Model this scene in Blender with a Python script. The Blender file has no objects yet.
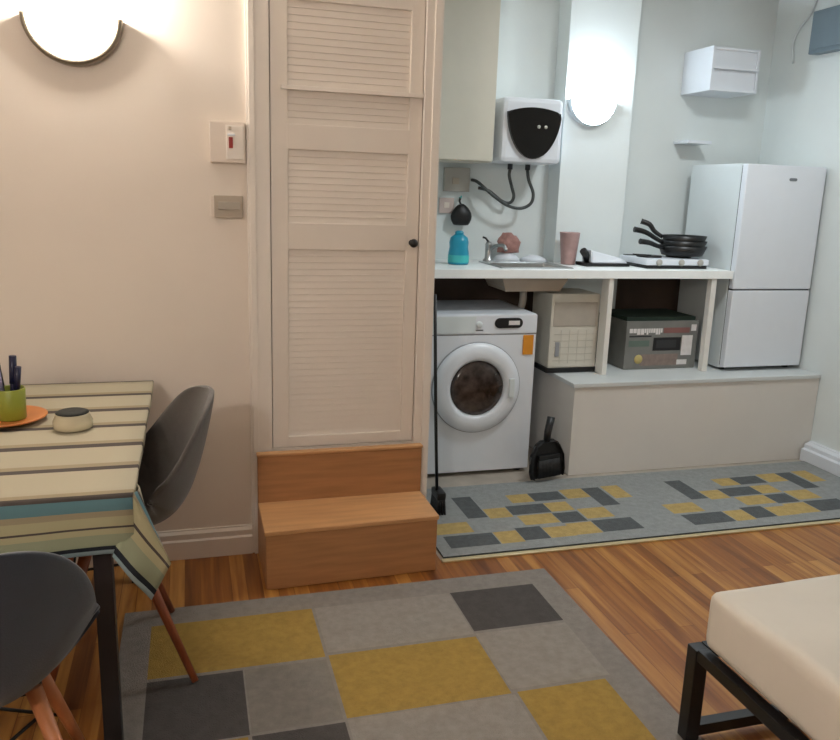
import bpy, bmesh, math, random
from mathutils import Vector, Matrix
random.seed(4)
PI = math.pi
scene = bpy.context.scene
COL = scene.collection

# ------------------------------------------------------------------ materials
def lin(c):
    c = c / 255.0
    return c / 12.92 if c <= .04045 else ((c + .055) / 1.055) ** 2.4
def rgb(r, g, b):
    return (lin(r), lin(g), lin(b), 1)

def mat(name, c, rough=.6, metal=0., var=.06, scale=12., bump=0., bscale=80., spec=.5, stretch=(1, 1, 1), sheen=0.):
    m = bpy.data.materials.new(name)
    m.use_nodes = True
    nt = m.node_tree
    p = nt.nodes['Principled BSDF']
    p.inputs['Roughness'].default_value = rough
    p.inputs['Metallic'].default_value = metal
    p.inputs['Specular IOR Level'].default_value = spec
    if sheen:
        p.inputs['Sheen Weight'].default_value = sheen
    tc = nt.nodes.new('ShaderNodeTexCoord')
    mp = nt.nodes.new('ShaderNodeMapping')
    mp.inputs['Scale'].default_value = stretch
    nt.links.new(tc.outputs['Object'], mp.inputs['Vector'])
    n = nt.nodes.new('ShaderNodeTexNoise')
    n.inputs['Scale'].default_value = scale
    n.inputs['Detail'].default_value = 4
    nt.links.new(mp.outputs[0], n.inputs['Vector'])
    r = nt.nodes.new('ShaderNodeValToRGB')
    col = rgb(*c)
    r.color_ramp.elements[0].position = .3
    r.color_ramp.elements[1].position = .7
    r.color_ramp.elements[0].color = tuple(max(0, x * (1 - var)) for x in col[:3]) + (1,)
    r.color_ramp.elements[1].color = tuple(min(1, x * (1 + var)) for x in col[:3]) + (1,)
    nt.links.new(n.outputs['Fac'], r.inputs['Fac'])
    nt.links.new(r.outputs['Color'], p.inputs['Base Color'])
    if bump:
        n2 = nt.nodes.new('ShaderNodeTexNoise')
        n2.inputs['Scale'].default_value = bscale
        n2.inputs['Detail'].default_value = 3
        nt.links.new(mp.outputs[0], n2.inputs['Vector'])
        b = nt.nodes.new('ShaderNodeBump')
        b.inputs['Strength'].default_value = bump
        b.inputs['Distance'].default_value = .01
        nt.links.new(n2.outputs['Fac'], b.inputs['Height'])
        nt.links.new(b.outputs['Normal'], p.inputs['Normal'])
    return m

def emis(name, c, s):
    m = bpy.data.materials.new(name)
    m.use_nodes = True
    p = m.node_tree.nodes['Principled BSDF']
    p.inputs['Base Color'].default_value = (.8, .8, .8, 1)
    p.inputs['Emission Color'].default_value = rgb(*c)
    p.inputs['Emission Strength'].default_value = s
    return m

def wood_floor():
    m = bpy.data.materials.new('plank_floor')
    m.use_nodes = True
    nt = m.node_tree
    p = nt.nodes['Principled BSDF']
    tc = nt.nodes.new('ShaderNodeTexCoord')
    mp = nt.nodes.new('ShaderNodeMapping')
    mp.inputs['Rotation'].default_value = (0, 0, PI / 2)
    nt.links.new(tc.outputs['Object'], mp.inputs['Vector'])
    br = nt.nodes.new('ShaderNodeTexBrick')
    br.offset = .37
    br.inputs['Scale'].default_value = 1
    br.inputs['Brick Width'].default_value = .9
    br.inputs['Row Height'].default_value = .055
    br.inputs['Mortar Size'].default_value = .0012
    br.inputs['Bias'].default_value = 0
    br.inputs['Color1'].default_value = (0, 0, 0, 1)
    br.inputs['Color2'].default_value = (1, 1, 1, 1)
    br.inputs['Mortar'].default_value = (.0, .0, .0, 1)
    nt.links.new(mp.outputs[0], br.inputs['Vector'])
    m2 = nt.nodes.new('ShaderNodeMapping')
    m2.inputs['Scale'].default_value = (26, 1.3, 1)
    nt.links.new(tc.outputs['Object'], m2.inputs['Vector'])
    n = nt.nodes.new('ShaderNodeTexNoise')
    n.inputs['Scale'].default_value = 1.3
    n.inputs['Detail'].default_value = 6
    n.inputs['Distortion'].default_value = .5
    nt.links.new(m2.outputs[0], n.inputs['Vector'])
    mx = nt.nodes.new('ShaderNodeMix')
    mx.data_type = 'RGBA'
    mx.inputs[0].default_value = .68
    nt.links.new(br.outputs['Color'], mx.inputs[6])
    nt.links.new(n.outputs['Fac'], mx.inputs[7])
    r = nt.nodes.new('ShaderNodeValToRGB')
    r.color_ramp.elements[0].position = .2
    r.color_ramp.elements[0].color = rgb(*FLOOR_DARK)
    r.color_ramp.elements[1].position = .8
    r.color_ramp.elements[1].color = rgb(*FLOOR_LIGHT)
    e = r.color_ramp.elements.new(.48)
    e.color = rgb(*FLOOR_MID)
    nt.links.new(mx.outputs[2], r.inputs['Fac'])
    nt.links.new(r.outputs['Color'], p.inputs['Base Color'])
    p.inputs['Roughness'].default_value = .33
    return m
FLOOR_DARK, FLOOR_MID, FLOOR_LIGHT = (84, 42, 16), (144, 88, 36), (198, 146, 74)

M = {}
M['wall'] = mat('cream_wall', (232, 222, 211), .85, var=.015, scale=3, bump=.04, bscale=30)
M['wall_cool'] = mat('white_kitchen_wall', (221, 228, 228), .8, var=.02, scale=4, bump=.04, bscale=30)
M['ceiling'] = mat('ceiling_paint', (230, 226, 220), .9, var=.01)
M['gloss_white'] = mat('cream_gloss_paint', (232, 224, 215), .38, var=.015, scale=5)
M['door_paint'] = mat('cream_door_paint', (230, 221, 211), .45, var=.02, scale=5)
M['floor'] = wood_floor()
M['kitchen_floor'] = mat('kitchen_vinyl', (168, 158, 146), .5, var=.12, scale=9)
M['metal_strip'] = mat('brass_strip', (216, 200, 158), .35, metal=.6, var=.05)
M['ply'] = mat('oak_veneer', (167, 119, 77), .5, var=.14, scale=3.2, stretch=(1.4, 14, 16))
M['ply_top'] = mat('oak_veneer_lit_top', (190, 142, 95), .5, var=.12, scale=3.2, stretch=(1.4, 14, 16))  # same oak, lighter colour carrying the light that falls on the tops
M['appliance'] = mat('white_enamel', (222, 227, 234), .3, var=.01)
M['appliance_side'] = mat('white_enamel_side', (214, 222, 224), .35, var=.01)
M['plastic_grey'] = mat('grey_plastic', (150, 152, 156), .4, var=.03)
M['seam'] = mat('dark_seam', (45, 45, 48), .6)
M['black'] = mat('black_plastic', (14, 14, 16), .45, var=.1)
M['black_gloss'] = mat('glossy_black', (8, 9, 11), .12, var=.1)
M['black_metal'] = mat('black_powder_coat', (16, 16, 18), .45, var=.1)
M['drum'] = mat('drum_glass_painted_glints', (62, 52, 48), .15, var=.9, scale=16)  # pale blotches in the colour stand for reflections on the door glass
M['drum_lights'] = mat('drum_steel', (120, 112, 106), .3, metal=.7, var=.3)
M['orange'] = mat('orange_sticker', (214, 140, 40), .5, var=.08)
M['worktop'] = mat('white_worktop', (244, 247, 246), .4, var=.02, scale=20)
M['post'] = mat('cream_post', (228, 225, 218), .5, var=.03)
M['plinth'] = mat('plinth_paint', (220, 216, 210), .6, var=.02, scale=4)
M['plinth_top'] = mat('plinth_top_board', (208, 212, 212), .4, var=.03, scale=6)
M['cabinet'] = mat('cabinet_cream', (208, 204, 190), .45, var=.015)
M['steel'] = mat('brushed_steel', (170, 172, 172), .28, metal=.9, var=.06, scale=30)
M['chrome'] = mat('lamp_nickel', (140, 132, 118), .3, metal=.9, var=.05)
M['sink_under'] = mat('sink_underside', (170, 156, 140), .6, var=.05)
M['grey_shell'] = mat('charcoal_seat_fabric', (28, 37, 48), .75, var=.07, scale=60, bump=.15, bscale=400, sheen=.25)
M['lamplit_shell'] = mat('grey_fabric_lamplit', (79, 74, 70), .7, var=.07, scale=60, bump=.15, bscale=400, sheen=.25)  # same grey fabric, with the lamp's warm light put into its colour
M['leg_wood'] = mat('reddish_beech', (140, 74, 42), .45, var=.14, scale=6, stretch=(6, 6, 1))
M['pale_wood'] = mat('pale_beech', (176, 112, 70), .45, var=.14, scale=6, stretch=(6, 6, 1))
M['sheet'] = mat('cream_sheet', (216, 209, 197), .85, var=.03, scale=5, bump=.35, bscale=7)
M['rug_grey'] = mat('rug_grey', (136, 130, 124), .95, var=.1, scale=40, bump=.6, bscale=260)
M['rug_light'] = mat('rug_light_grey', (146, 139, 131), .95, var=.1, scale=40, bump=.6, bscale=260)
M['rug_mid'] = mat('rug_mid_grey', (129, 123, 115), .95, var=.1, scale=40, bump=.6, bscale=260)
M['rug_yellow'] = mat('rug_mustard', (160, 130, 61), .95, var=.12, scale=40, bump=.6, bscale=260)
M['rug_dark'] = mat('rug_charcoal', (75, 71, 69), .95, var=.12, scale=40, bump=.6, bscale=260)
M['mat_grey'] = mat('runner_grey', (144, 147, 146), .95, var=.1, scale=40, bump=.6, bscale=260)
M['mat_yellow'] = mat('runner_mustard', (180, 154, 96), .95, var=.12, scale=40, bump=.6, bscale=260)
M['mat_dark'] = mat('runner_slate', (83, 87, 89), .95, var=.14, scale=40, bump=.6, bscale=260)
M['mat_edge'] = mat('runner_edge', (70, 74, 72), .95, var=.1, scale=40)
M['teal'] = mat('teal_plastic', (30, 150, 180), .3, var=.05)
M['teal_green'] = mat('aqua_label', (70, 190, 190), .4, var=.1)
M['pink'] = mat('dusty_pink', (178, 146, 142), .5, var=.1, scale=30)
M['red_brown'] = mat('russet_cloth', (164, 122, 114), .8, var=.2, scale=30, bump=.4, bscale=60)
M['hose'] = mat('braided_hose', (74, 78, 78), .4, metal=.4, var=.3, scale=120)
M['plate_grey'] = mat('switch_plate_grey', (172, 168, 160), .5, var=.02)
M['plate_white'] = mat('switch_plate_white', (228, 216, 204), .4, var=.02)
M['plate_beige'] = mat('switch_plate_beige', (176, 164, 148), .45, var=.03)
M['red'] = mat('red_rocker', (150, 34, 26), .4, var=.1)
M['green_cup'] = mat('lime_plastic', (136, 146, 50), .4, var=.08)
M['orange_plate'] = mat('terracotta_plate', (190, 116, 56), .5, var=.1)
M['navy'] = mat('navy_plastic', (24, 26, 60), .35, var=.1)
M['lilac'] = mat('lilac_plastic', (150, 146, 180), .4, var=.1)
M['glass_jar'] = mat('clear_grey_glass', (204, 194, 166), .15, var=.05)
M['dark_seed'] = mat('dark_green_contents', (22, 26, 20), .7, var=.4, scale=80)
M['meter'] = mat('slate_box', (112, 128, 138), .45, var=.03)
M['oven_grey'] = mat('carton_grey', (118, 118, 114), .6, var=.12, scale=10)
M['carton_top'] = mat('carton_dark_green', (28, 48, 38), .7, var=.1)
M['carton_white'] = mat('carton_print_white', (222, 218, 216), .6, var=.08, scale=30)
M['carton_pink'] = mat('carton_print_red', (130, 88, 84), .6, var=.1)
M['carton_teal'] = mat('carton_print_green', (96, 112, 102), .6, var=.1)
M['carton_yellow'] = mat('carton_print_yellow', (190, 172, 110), .6, var=.1)
M['carton_brown'] = mat('carton_print_brown', (132, 116, 108), .6, var=.15, scale=30)
M['box_white'] = mat('drawer_unit_white', (206, 202, 190), .5, var=.03)
M['box_panel'] = mat('drawer_unit_panel', (172, 164, 152), .55, var=.06)
M['pan'] = mat('nonstick_black', (12, 12, 13), .4, var=.1)
M['lamp_warm'] = emis('lit_glass_warm', (255, 244, 230), 62)
M['brown_panel'] = mat('dark_brown_panel', (84, 68, 58), .7, var=.2, scale=5)
M['fill_far'] = emis('fill_glass_far', (255, 246, 234), 20)
M['lamp_cool'] = emis('lit_glass_cool', (226, 241, 255), 30)
M['fill_ceiling'] = emis('ceiling_fill_glass', (255, 244, 226), 4)
M['table_wood'] = mat('dark_table_frame', (30, 28, 32), .5, var=.1)
M['plate_pinkish'] = mat('switch_plate_pinkish', (204, 186, 180), .5, var=.03)
M['grille'] = mat('grille_lines', (188, 184, 172), .6)
M['badge'] = mat('badge_grey', (120, 124, 130), .4, metal=.4)

def cloth_mat():
    m = bpy.data.materials.new('striped_cloth')
    m.use_nodes = True
    nt = m.node_tree
    p = nt.nodes['Principled BSDF']
    p.inputs['Roughness'].default_value = .85
    uv = nt.nodes.new('ShaderNodeUVMap'); uv.uv_map = 'UVMap'
    sx = nt.nodes.new('ShaderNodeSeparateXYZ')
    nt.links.new(uv.outputs[0], sx.inputs[0])
    cream, edge, dark, teal = (172, 164, 142), (150, 138, 112), (70, 62, 58), (88, 124, 132)
    olive, black, blue, olive2 = (168, 160, 126), (22, 30, 40), (150, 172, 178), (142, 148, 122)
    st = [(0, dark), (.006, cream)]
    for a in (.19, .375, .55, .73, .915):
        st += [(a - .040, edge), (a - .016, dark), (a + .012, cream)]
    st += [(1.075, edge), (1.095, dark), (1.108, teal), (1.142, edge), (1.155, olive), (1.180, dark), (1.186, olive), (1.2, olive2), (1.232, black), (1.243, blue)]
    # ramps hold 32 stops: split in two
    def ramp(stops):
        r = nt.nodes.new('ShaderNodeValToRGB')
        cr = r.color_ramp
        cr.interpolation = 'CONSTANT'
        cr.elements[0].position = stops[0][0] / 1.3
        cr.elements[0].color = rgb(*stops[0][1])
        cr.elements[1].position = stops[1][0] / 1.3
        cr.elements[1].color = rgb(*stops[1][1])
        for s, c in stops[2:]:
            e = cr.elements.new(s / 1.3); e.color = rgb(*c)
        return r
    mul = nt.nodes.new('ShaderNodeMath'); mul.operation = 'DIVIDE'; mul.inputs[1].default_value = 1.3
    nt.links.new(sx.outputs['Y'], mul.inputs[0])
    r = ramp(st)
    nt.links.new(mul.outputs[0], r.inputs['Fac'])
    nt.links.new(r.outputs['Color'], p.inputs['Base Color'])
    n = nt.nodes.new('ShaderNodeTexNoise'); n.inputs['Scale'].default_value = 300
    b = nt.nodes.new('ShaderNodeBump'); b.inputs['Strength'].default_value = .15; b.inputs['Distance'].default_value = .005
    nt.links.new(n.outputs['Fac'], b.inputs['Height'])
    nt.links.new(b.outputs['Normal'], p.inputs['Normal'])
    return m
M['cloth'] = cloth_mat()

# ------------------------------------------------------------------ mesh helpers
class MB:
    def __init__(s): s.bm = bmesh.new()
    def add(s, verts, faces, mi=0, smooth=False):
        vs = [s.bm.verts.new(v) for v in verts]
        for f in faces:
            try:
                fc = s.bm.faces.new([vs[i] for i in f]); fc.material_index = mi; fc.smooth = smooth
            except ValueError: pass
        return vs
    def box(s, x0, x1, y0, y1, z0, z1, bev=0., mi=0, mtx=None, seg=2):
        t = bmesh.new()
        bmesh.ops.create_cube(t, size=1)
        for v in t.verts:
            v.co = Vector(((x0 + x1) / 2 + v.co.x * (x1 - x0), (y0 + y1) / 2 + v.co.y * (y1 - y0), (z0 + z1) / 2 + v.co.z * (z1 - z0)))
        if bev:
            bmesh.ops.bevel(t, geom=list(t.edges), offset=bev, segments=seg, profile=.7, affect='EDGES')
        s.merge(t, mi, mtx, smooth=False)
        return s
    def merge(s, t, mi=0, mtx=None, smooth=False):
        t.verts.index_update()
        vs = [s.bm.verts.new((mtx @ v.co) if mtx else v.co) for v in t.verts]
        for f in t.faces:
            fc = s.bm.faces.new([vs[v.index] for v in f.verts]); fc.material_index = mi; fc.smooth = smooth
        t.free()
    def tube(s, pts, r, seg=10, mi=0, r2=None, caps=True, sub=1):
        pts = [Vector(p) for p in pts]
        if sub > 1 and len(pts) > 2:
            P = [pts[0]] + pts + [pts[-1]]; out = []
            for i in range(1, len(P) - 2):
                for k in range(sub):
                    t = k / sub
                    a, b, c, d = P[i - 1], P[i], P[i + 1], P[i + 2]
                    out.append(.5 * ((2 * b) + (-a + c) * t + (2 * a - 5 * b + 4 * c - d) * t * t + (-a + 3 * b - 3 * c + d) * t ** 3))
            pts = out + [pts[-1]]
        rings = []; n = len(pts); up = None
        for i, p in enumerate(pts):
            d = (pts[min(i + 1, n - 1)] - pts[max(i - 1, 0)]).normalized()
            if up is None:
                up = d.orthogonal().normalized()
            up = (up - d * up.dot(d)).normalized()
            o = d.cross(up)
            rr = r if r2 is None else r + (r2 - r) * i / (n - 1)
            rings.append([s.bm.verts.new(p + (up * math.cos(2 * PI * k / seg) + o * math.sin(2 * PI * k / seg)) * rr) for k in range(seg)])
        for a, b in zip(rings, rings[1:]):
            for k in range(seg):
                f = s.bm.faces.new((a[k], a[(k + 1) % seg], b[(k + 1) % seg], b[k])); f.smooth = True; f.material_index = mi
        if caps:
            for rg in (rings[0][::-1], rings[-1]):
                f = s.bm.faces.new(rg); f.material_index = mi
        return s
    def lathe(s, prof, c=(0, 0, 0), seg=32, mi=0, axis='Z', mtx=None, caps=True):
        rings = []
        c = Vector(c)
        for (r, h) in prof:
            ring = []
            for k in range(seg):
                a = 2 * PI * k / seg
                if axis == 'Z': p = Vector((r * math.cos(a), r * math.sin(a), h))
                else: p = Vector((r * math.cos(a), h, r * math.sin(a)))      # about Y
                p = p + c
                if mtx: p = mtx @ p
                ring.append(s.bm.verts.new(p))
            rings.append(ring)
        for a, b in zip(rings, rings[1:]):
            for k in range(seg):
                f = s.bm.faces.new((a[k], a[(k + 1) % seg], b[(k + 1) % seg], b[k])); f.smooth = True; f.material_index = mi
        if caps:
            for rg in (rings[0][::-1], rings[-1]):
                try:
                    f = s.bm.faces.new(rg); f.material_index = mi
                except ValueError: pass
        return s
    def prism(s, outline, y0, y1, mi=0, bev=0., smooth=False):
        """outline in (x, z), extruded from y0 to y1"""
        t = bmesh.new()
        a = [t.verts.new((x, y0, z)) for x, z in outline]
        b = [t.verts.new((x, y1, z)) for x, z in outline]
        n = len(a)
        fa = t.faces.new(a); t.faces.new(b[::-1])
        for k in range(n): t.faces.new((a[k], b[k], b[(k + 1) % n], a[(k + 1) % n]))
        if bev:
            bmesh.ops.bevel(t, geom=list(fa.edges), offset=bev, segments=3, profile=.6, affect='EDGES')
        s.merge(t, mi, None, smooth)
        return s
    def done(s, name, m, parent=None, loc=None, mods=None):
        bm = s.bm
        bmesh.ops.recalc_face_normals(bm, faces=list(bm.faces))
        me = bpy.data.meshes.new(name)
        bm.to_mesh(me); bm.free()
        ms = m if isinstance(m, (list, tuple)) else [m]
        for x in ms: me.materials.append(x)
        o = bpy.data.objects.new(name, me)
        COL.objects.link(o)
        if parent is not None: o.parent = parent
        if loc: o.location = loc
        return o

def thing(name, label, cat, loc=(0, 0, 0), rz=0., group=None):
    o = bpy.data.objects.new(name, None); COL.objects.link(o)
    o.location = loc; o.rotation_euler = (0, 0, rz); o.empty_display_size = .1
    o['label'] = label; o['category'] = cat
    if group: o['group'] = group
    return o
def tag(o, label, cat, group=None):
    o['label'] = label; o['category'] = cat
    if group: o['group'] = group
    return o
def struct(o):
    o['kind'] = 'structure'; return o

# ------------------------------------------------------------------ room shell
XL, XR, YF, YB, H = -2.35, 3.42, -3.7, 1.30, 2.62
XD = .93           # free end of the closet wall
struct(MB().box(XL, XD, YF, 0, -.06, 0).box(XD, XR, YF, -.25, -.06, 0).done('floor', M['floor']))
struct(MB().box(XD, XR, -.25, YB, -.06, 0).done('floor_kitchen', M['kitchen_floor']))
struct(MB().box(XL - .1, XR + .1, YF - .1, YB + .1, H, H + .06).done('ceiling', M['ceiling']))
w = MB()
w.box(XL, .285, 0, .12, 0, H)
w.box(.867, XD, 0, .12, 0, H)
w.box(.285, .867, 0, .12, 2.16, H)
w.box(.285, .867, 0, .12, 0, .43)
struct(w.done('wall_back', M['wall']))
struct(MB().box(.81, XD, .12, YB, 0, H).box(.2, .81, .5, .56, 0, H).done('wall_closet', M['wall_cool']))
struct(MB().box(XD, XR + .1, YB, YB + .1, 0, H).done('wall_kitchen', M['wall_cool']))
struct(MB().box(2.0, 2.42, 1.15, YB, 0, H, .004).done('wall_chimney', M['wall_cool']))
struct(MB().box(XR, XR + .1, YF, YB, 0, H).done('wall_right', M['wall_cool']))
struct(MB().box(XL - .1, XL, YF, .12, 0, H).done('wall_left', M['wall']))
struct(MB().box(XL - .1, XR + .1, YF - .1, YF, 0, H).done('wall_front', M['wall']))

struct(MB().box(.932, 3.0, YB - .022, YB - .001, .001, 1.02).done('wall_brown_panel', M['brown_panel']))  # dark brown panel over the kitchen wall below worktop height

def board(x0, x1, y, t, h, horizontal=True):
    m = MB()
    prof = [(0, 0), (t, 0), (t, h * .62), (t * .72, h * .68), (t * .72, h * .86), (t * .35, h * .95), (t * .3, h), (0, h)]
    if horizontal:
        a = [(x0, y - d, z) for d, z in prof]; b = [(x1, y - d, z) for d, z in prof]
    else:   # along Y on wall_right: x0,x1 are Y values, y is X
        a = [(y - d, x0, z) for d, z in prof]; b = [(y - d, x1, z) for d, z in prof]
    n = len(prof)
    m.add(a + b, [list(range(n)), list(range(2 * n - 1, n - 1, -1))] + [(i, (i + 1) % n, n + (i + 1) % n, n + i) for i in range(n)])
    return m
struct(board(XL, .206, 0, .022, .118).done('baseboard_back', M['gloss_white']))
struct(board(YF, .545, XR, .07, .11, False).done('baseboard_right', M['appliance']))
# architrave round the closet door
t = MB()
for (a, b) in ((.206, .232), (.232, .286)):
    pass
t.box(.206, .288, -.018, .0, 0, 2.24, .003).box(.214, .236, -.028, -.016, 0, 2.24, .003)
t.box(.864, .93, -.018, .0, 0, 2.24, .003).box(.895, .924, -.026, -.016, 0, 2.24, .003)
t.box(.206, .93, -.020, .0, 2.16, 2.24, .003)
struct(t.done('trim_1', M['gloss_white']))
struct(MB().box(.93, XR - .072, -.268, -.243, 0, .008, .003).done('trim_2', M['metal_strip']))

# closet door (louvred)
d = MB()
X0, X1 = .292, .862
Z0, Z1 = .432, 2.15
yb = .036
d.box(X0, .355, 0.0, yb, Z0, Z1, .003)
d.box(.812, X1, 0.0, yb, Z0, Z1, .003)
door = None
for (a, b, y) in ((Z0, .475, 0), (1.213, 1.312, 0), (1.578, 1.668, 0), (2.09, Z1, 0)):
    d.box(.353, .814, y, yb, a, b, .003)
door = struct(d.done('door_1', M['door_paint']))
lv = MB()
def louvres(a, b):
    n = int(round((b - a) / .0245))
    st = (b - a) / n
    for i in range(n):
        z = a + i * st
        # slanted slat, lower edge forward
        lv.add([(.354, .011, z), (.813, .011, z), (.813, .0148, z + st * 1.02), (.354, .0148, z + st * 1.02),
                (.354, .017, z - .002), (.813, .017, z - .002), (.813, .0202, z + st * 1.02 - .002), (.354, .0202, z + st * 1.02 - .002)],
               [(0, 1, 2, 3), (4, 7, 6, 5), (0, 4, 5, 1), (3, 2, 6, 7), (0, 3, 7, 4), (1, 5, 6, 2)])
louvres(.475, 1.213); louvres(1.312, 1.578); louvres(1.668, 1.785); louvres(1.80, 2.09)
o = lv.done('louvre_panel', M['door_paint'], door); o['label'] = 'narrow horizontal louvre slats'
o = MB().box(.33, .862, -.014, .03, 1.785, 1.80, .002).done('door_lip', M['gloss_white'], door)
MB().box(.35, .816, .033, .036, Z0, 2.1).done('backing_board', M['door_paint'], door)
kn = MB().lathe([(.004, 0), (.012, 0), (.012, -.004), (.006, -.008), (.006, -.02), (.015, -.026), (.017, -.034), (.012, -.042), (.003, -.044)], (.835, 0, 1.245), 20, axis='Y').done('door_handle', M['black_metal'], door)
kn['label'] = 'small dark round knob'
# ------------------------------------------------------------------ wall lamps
def wall_lamp(name, label, c, R, depth, gm, metal, y=0., rim=.016):
    root = thing(name, label, 'wall lamp', (c[0], y, c[1]))
    g = MB()
    # half bowl of glass: bulges towards the room, open at the top
    nu, nv = 20, 10
    rows = []
    for j in range(nv + 1):
        ph = j / nv * PI / 2
        row = []
        for i in range(nu + 1):
            th = PI + i / nu * PI
            row.append(g.bm.verts.new((R * math.cos(th) * math.cos(ph) if j < nv else 0, -depth * math.sin(ph) * (1 if j else 0), R * math.sin(th) * math.cos(ph))) if j < nv else None)
        rows.append(row)
    g.bm.free(); g = MB()
    vs = {}
    for j in range(nv + 1):          # j: lean out from the wall, i: round the arc
        a = j / nv                    # 0 at arc's lowest meridian .. 1 top rim
    # shape as quarter ellipsoid swept: latitude from bottom to top rim
    for j in range(nv + 1):
        lat = -PI / 2 + (j / nv) * PI / 2
        rr = math.cos(lat); z = R * math.sin(lat)
        for i in range(nu + 1):
            th = PI + i / nu * PI
            vs[j, i] = g.bm.verts.new((R * rr * math.cos(th), depth * rr * math.sin(th) - .004, z))
    for j in range(nv):
        for i in range(nu):
            try:
                f = g.bm.faces.new((vs[j, i], vs[j, i + 1], vs[j + 1, i + 1], vs[j + 1, i])); f.smooth = True
            except ValueError: pass
    bmesh.ops.remove_doubles(g.bm, verts=list(g.bm.verts), dist=1e-4)
    o = g.done('glass_bowl', gm, root); o['label'] = 'lit white glass bowl'
    s = o.modifiers.new('thick', 'SOLIDIFY'); s.thickness = .003; s.offset = -1
    # metal band along the arc, standing off the wall
    b = MB(); n = 36; ring = []
    for i in range(n + 1):
        th = PI + .03 + i / n * (PI - .06)
        cx, cz = math.cos(th), math.sin(th)
        ri, ro = R + .002, R + rim
        ring.append([b.bm.verts.new((ri * cx, -.001, ri * cz)), b.bm.verts.new((ro * cx, -.001, ro * cz)),
                     b.bm.verts.new((ro * cx, -.035, ro * cz)), b.bm.verts.new(((ro - .006) * cx, -.045, (ro - .006) * cz)), b.bm.verts.new((ri * cx, -.045, ri * cz))])
    for p, q in zip(ring, ring[1:]):
        for k in range(5):
            f = b.bm.faces.new((p[k], p[(k + 1) % 5], q[(k + 1) % 5], q[k])); f.smooth = k in (1, 2, 3)
    b.bm.faces.new(ring[0][::-1]); b.bm.faces.new(ring[-1])
    o = b.done('metal_band', metal, root); o['label'] = 'dark metal band under the glass'
    bb = MB().lathe([(.004, -.05), (.012, -.048), (.013, -.02), (.02, .0), (.02, .02), (.012, .036), (.002, .04)], (0, -depth * .45, .0), 14).done('bulb', gm, root)
    MB().box(-.03, .03, -depth * .45 - .012, -.001, -.062, -.048, .003).done('bracket', metal, root)
    return root
wall_lamp('wall_lamp', 'half-bowl uplighter glowing warm white on the cream wall above the table', (-.350, 1.970), .137, .10, M['lamp_warm'], M['chrome'], 0., .021)
wall_lamp('wall_lamp', 'cool white half-bowl uplighter on the kitchen chimney breast above the worktop', (2.155, 1.965), .135, .10, M['lamp_cool'], M['appliance_side'], 1.15, .007)

def light(name, kind, loc, energy, color, size=.05, rot=None):
    l = bpy.data.lights.new(name, kind)
    l.energy = energy; l.color = color
    if kind == 'POINT': l.shadow_soft_size = size
    if kind == 'AREA': l.size = size; l.shape = 'DISK'
    o = bpy.data.objects.new(name, l); COL.objects.link(o); o.location = loc
    if rot: o.rotation_euler = rot
    return o
light('lamp_light_warm', 'POINT', (-.350, -.07, 2.03), 17, (1, .93, .84), .035)
light('lamp_light_cool', 'POINT', (2.155, 1.08, 2.00), 6, (.84, .94, 1), .035)
# third uplighter, unseen, added behind the camera to brighten the room
fill_uplighter = wall_lamp('wall_lamp', 'unseen half-bowl uplighter added for fill light on the wall opposite the closet door', (-.9, 1.975), .14, .10, M['fill_far'], M['chrome'], YF)
fill_uplighter.rotation_euler = (0, 0, PI)
light('fill_light_far', 'POINT', (-.9, YF + .09, 2.05), 42, (1, .94, .88), .05)
# unseen round ceiling lamp, added to brighten the kitchen
light('ceiling_fill_light', 'AREA', (2.3, -.15, H - .1), 17, (.90, .97, 1), .34)
cl2 = thing('ceiling_fill_lamp', 'unseen round white ceiling lamp added for fill light at the edge of the kitchen', 'ceiling lamp', (2.3, -.15, H))
MB().lathe([(.002, -.02), (.17, -.02), (.18, -.01), (.18, 0), (.002, 0)], seg=40).done('base', M['appliance'], cl2)
MB().lathe([(.002, -.085), (.08, -.08), (.14, -.055), (.165, -.021), (.002, -.021)], seg=40).done('glass_shade', M['fill_ceiling'], cl2)

# ------------------------------------------------------------------ switches
def plate(name, label, cat, x0, x1, z0, z1, m, y=0., t=.012):
    r = thing(name, label, cat, ((x0 + x1) / 2, y, z0))
    w, h = (x1 - x0) / 2, z1 - z0
    MB().box(-w, w, -t, -.0005, 0, h, .003).done('plate', m, r)
    return r, w, h
r, w_, h_ = plate('heating_switch', 'white double wall switch with a red rocker on the cream wall', 'switch', .078, .200, 1.520, 1.660, M['plate_white'], t=.03)
MB().box(-.005, w_ - .006, -.036, -.029, .012, h_ - .012, .003).done('rocker_panel', M['gloss_white'], r)
o = MB().box(.004, .018, -.041, -.034, .05, .088, .002).done('rocker', M['red'], r); o['label'] = 'red rocker'
MB().box(.0, .026, -.041, -.034, .092, .100, .002).done('indicator', M['appliance'], r)
MB().box(.004, .014, -.039, -.034, .112, .124, .001).done('neon_lamp', M['plate_beige'], r)
r, w_, h_ = plate('light_switch', 'greyish beige wall switch below the one with the red rocker', 'switch', .088, .190, 1.325, 1.405, M['plate_beige'], t=.016)
MB().box(-w_ + .014, w_ - .01, -.022, -.015, .03, .058, .003).done('rocker', M['box_panel'], r)
MB().box(-w_ - .012, -w_ + .004, -.012, -.0005, .002, h_ - .002, .002).done('surround', M['plate_white'], r)

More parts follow.
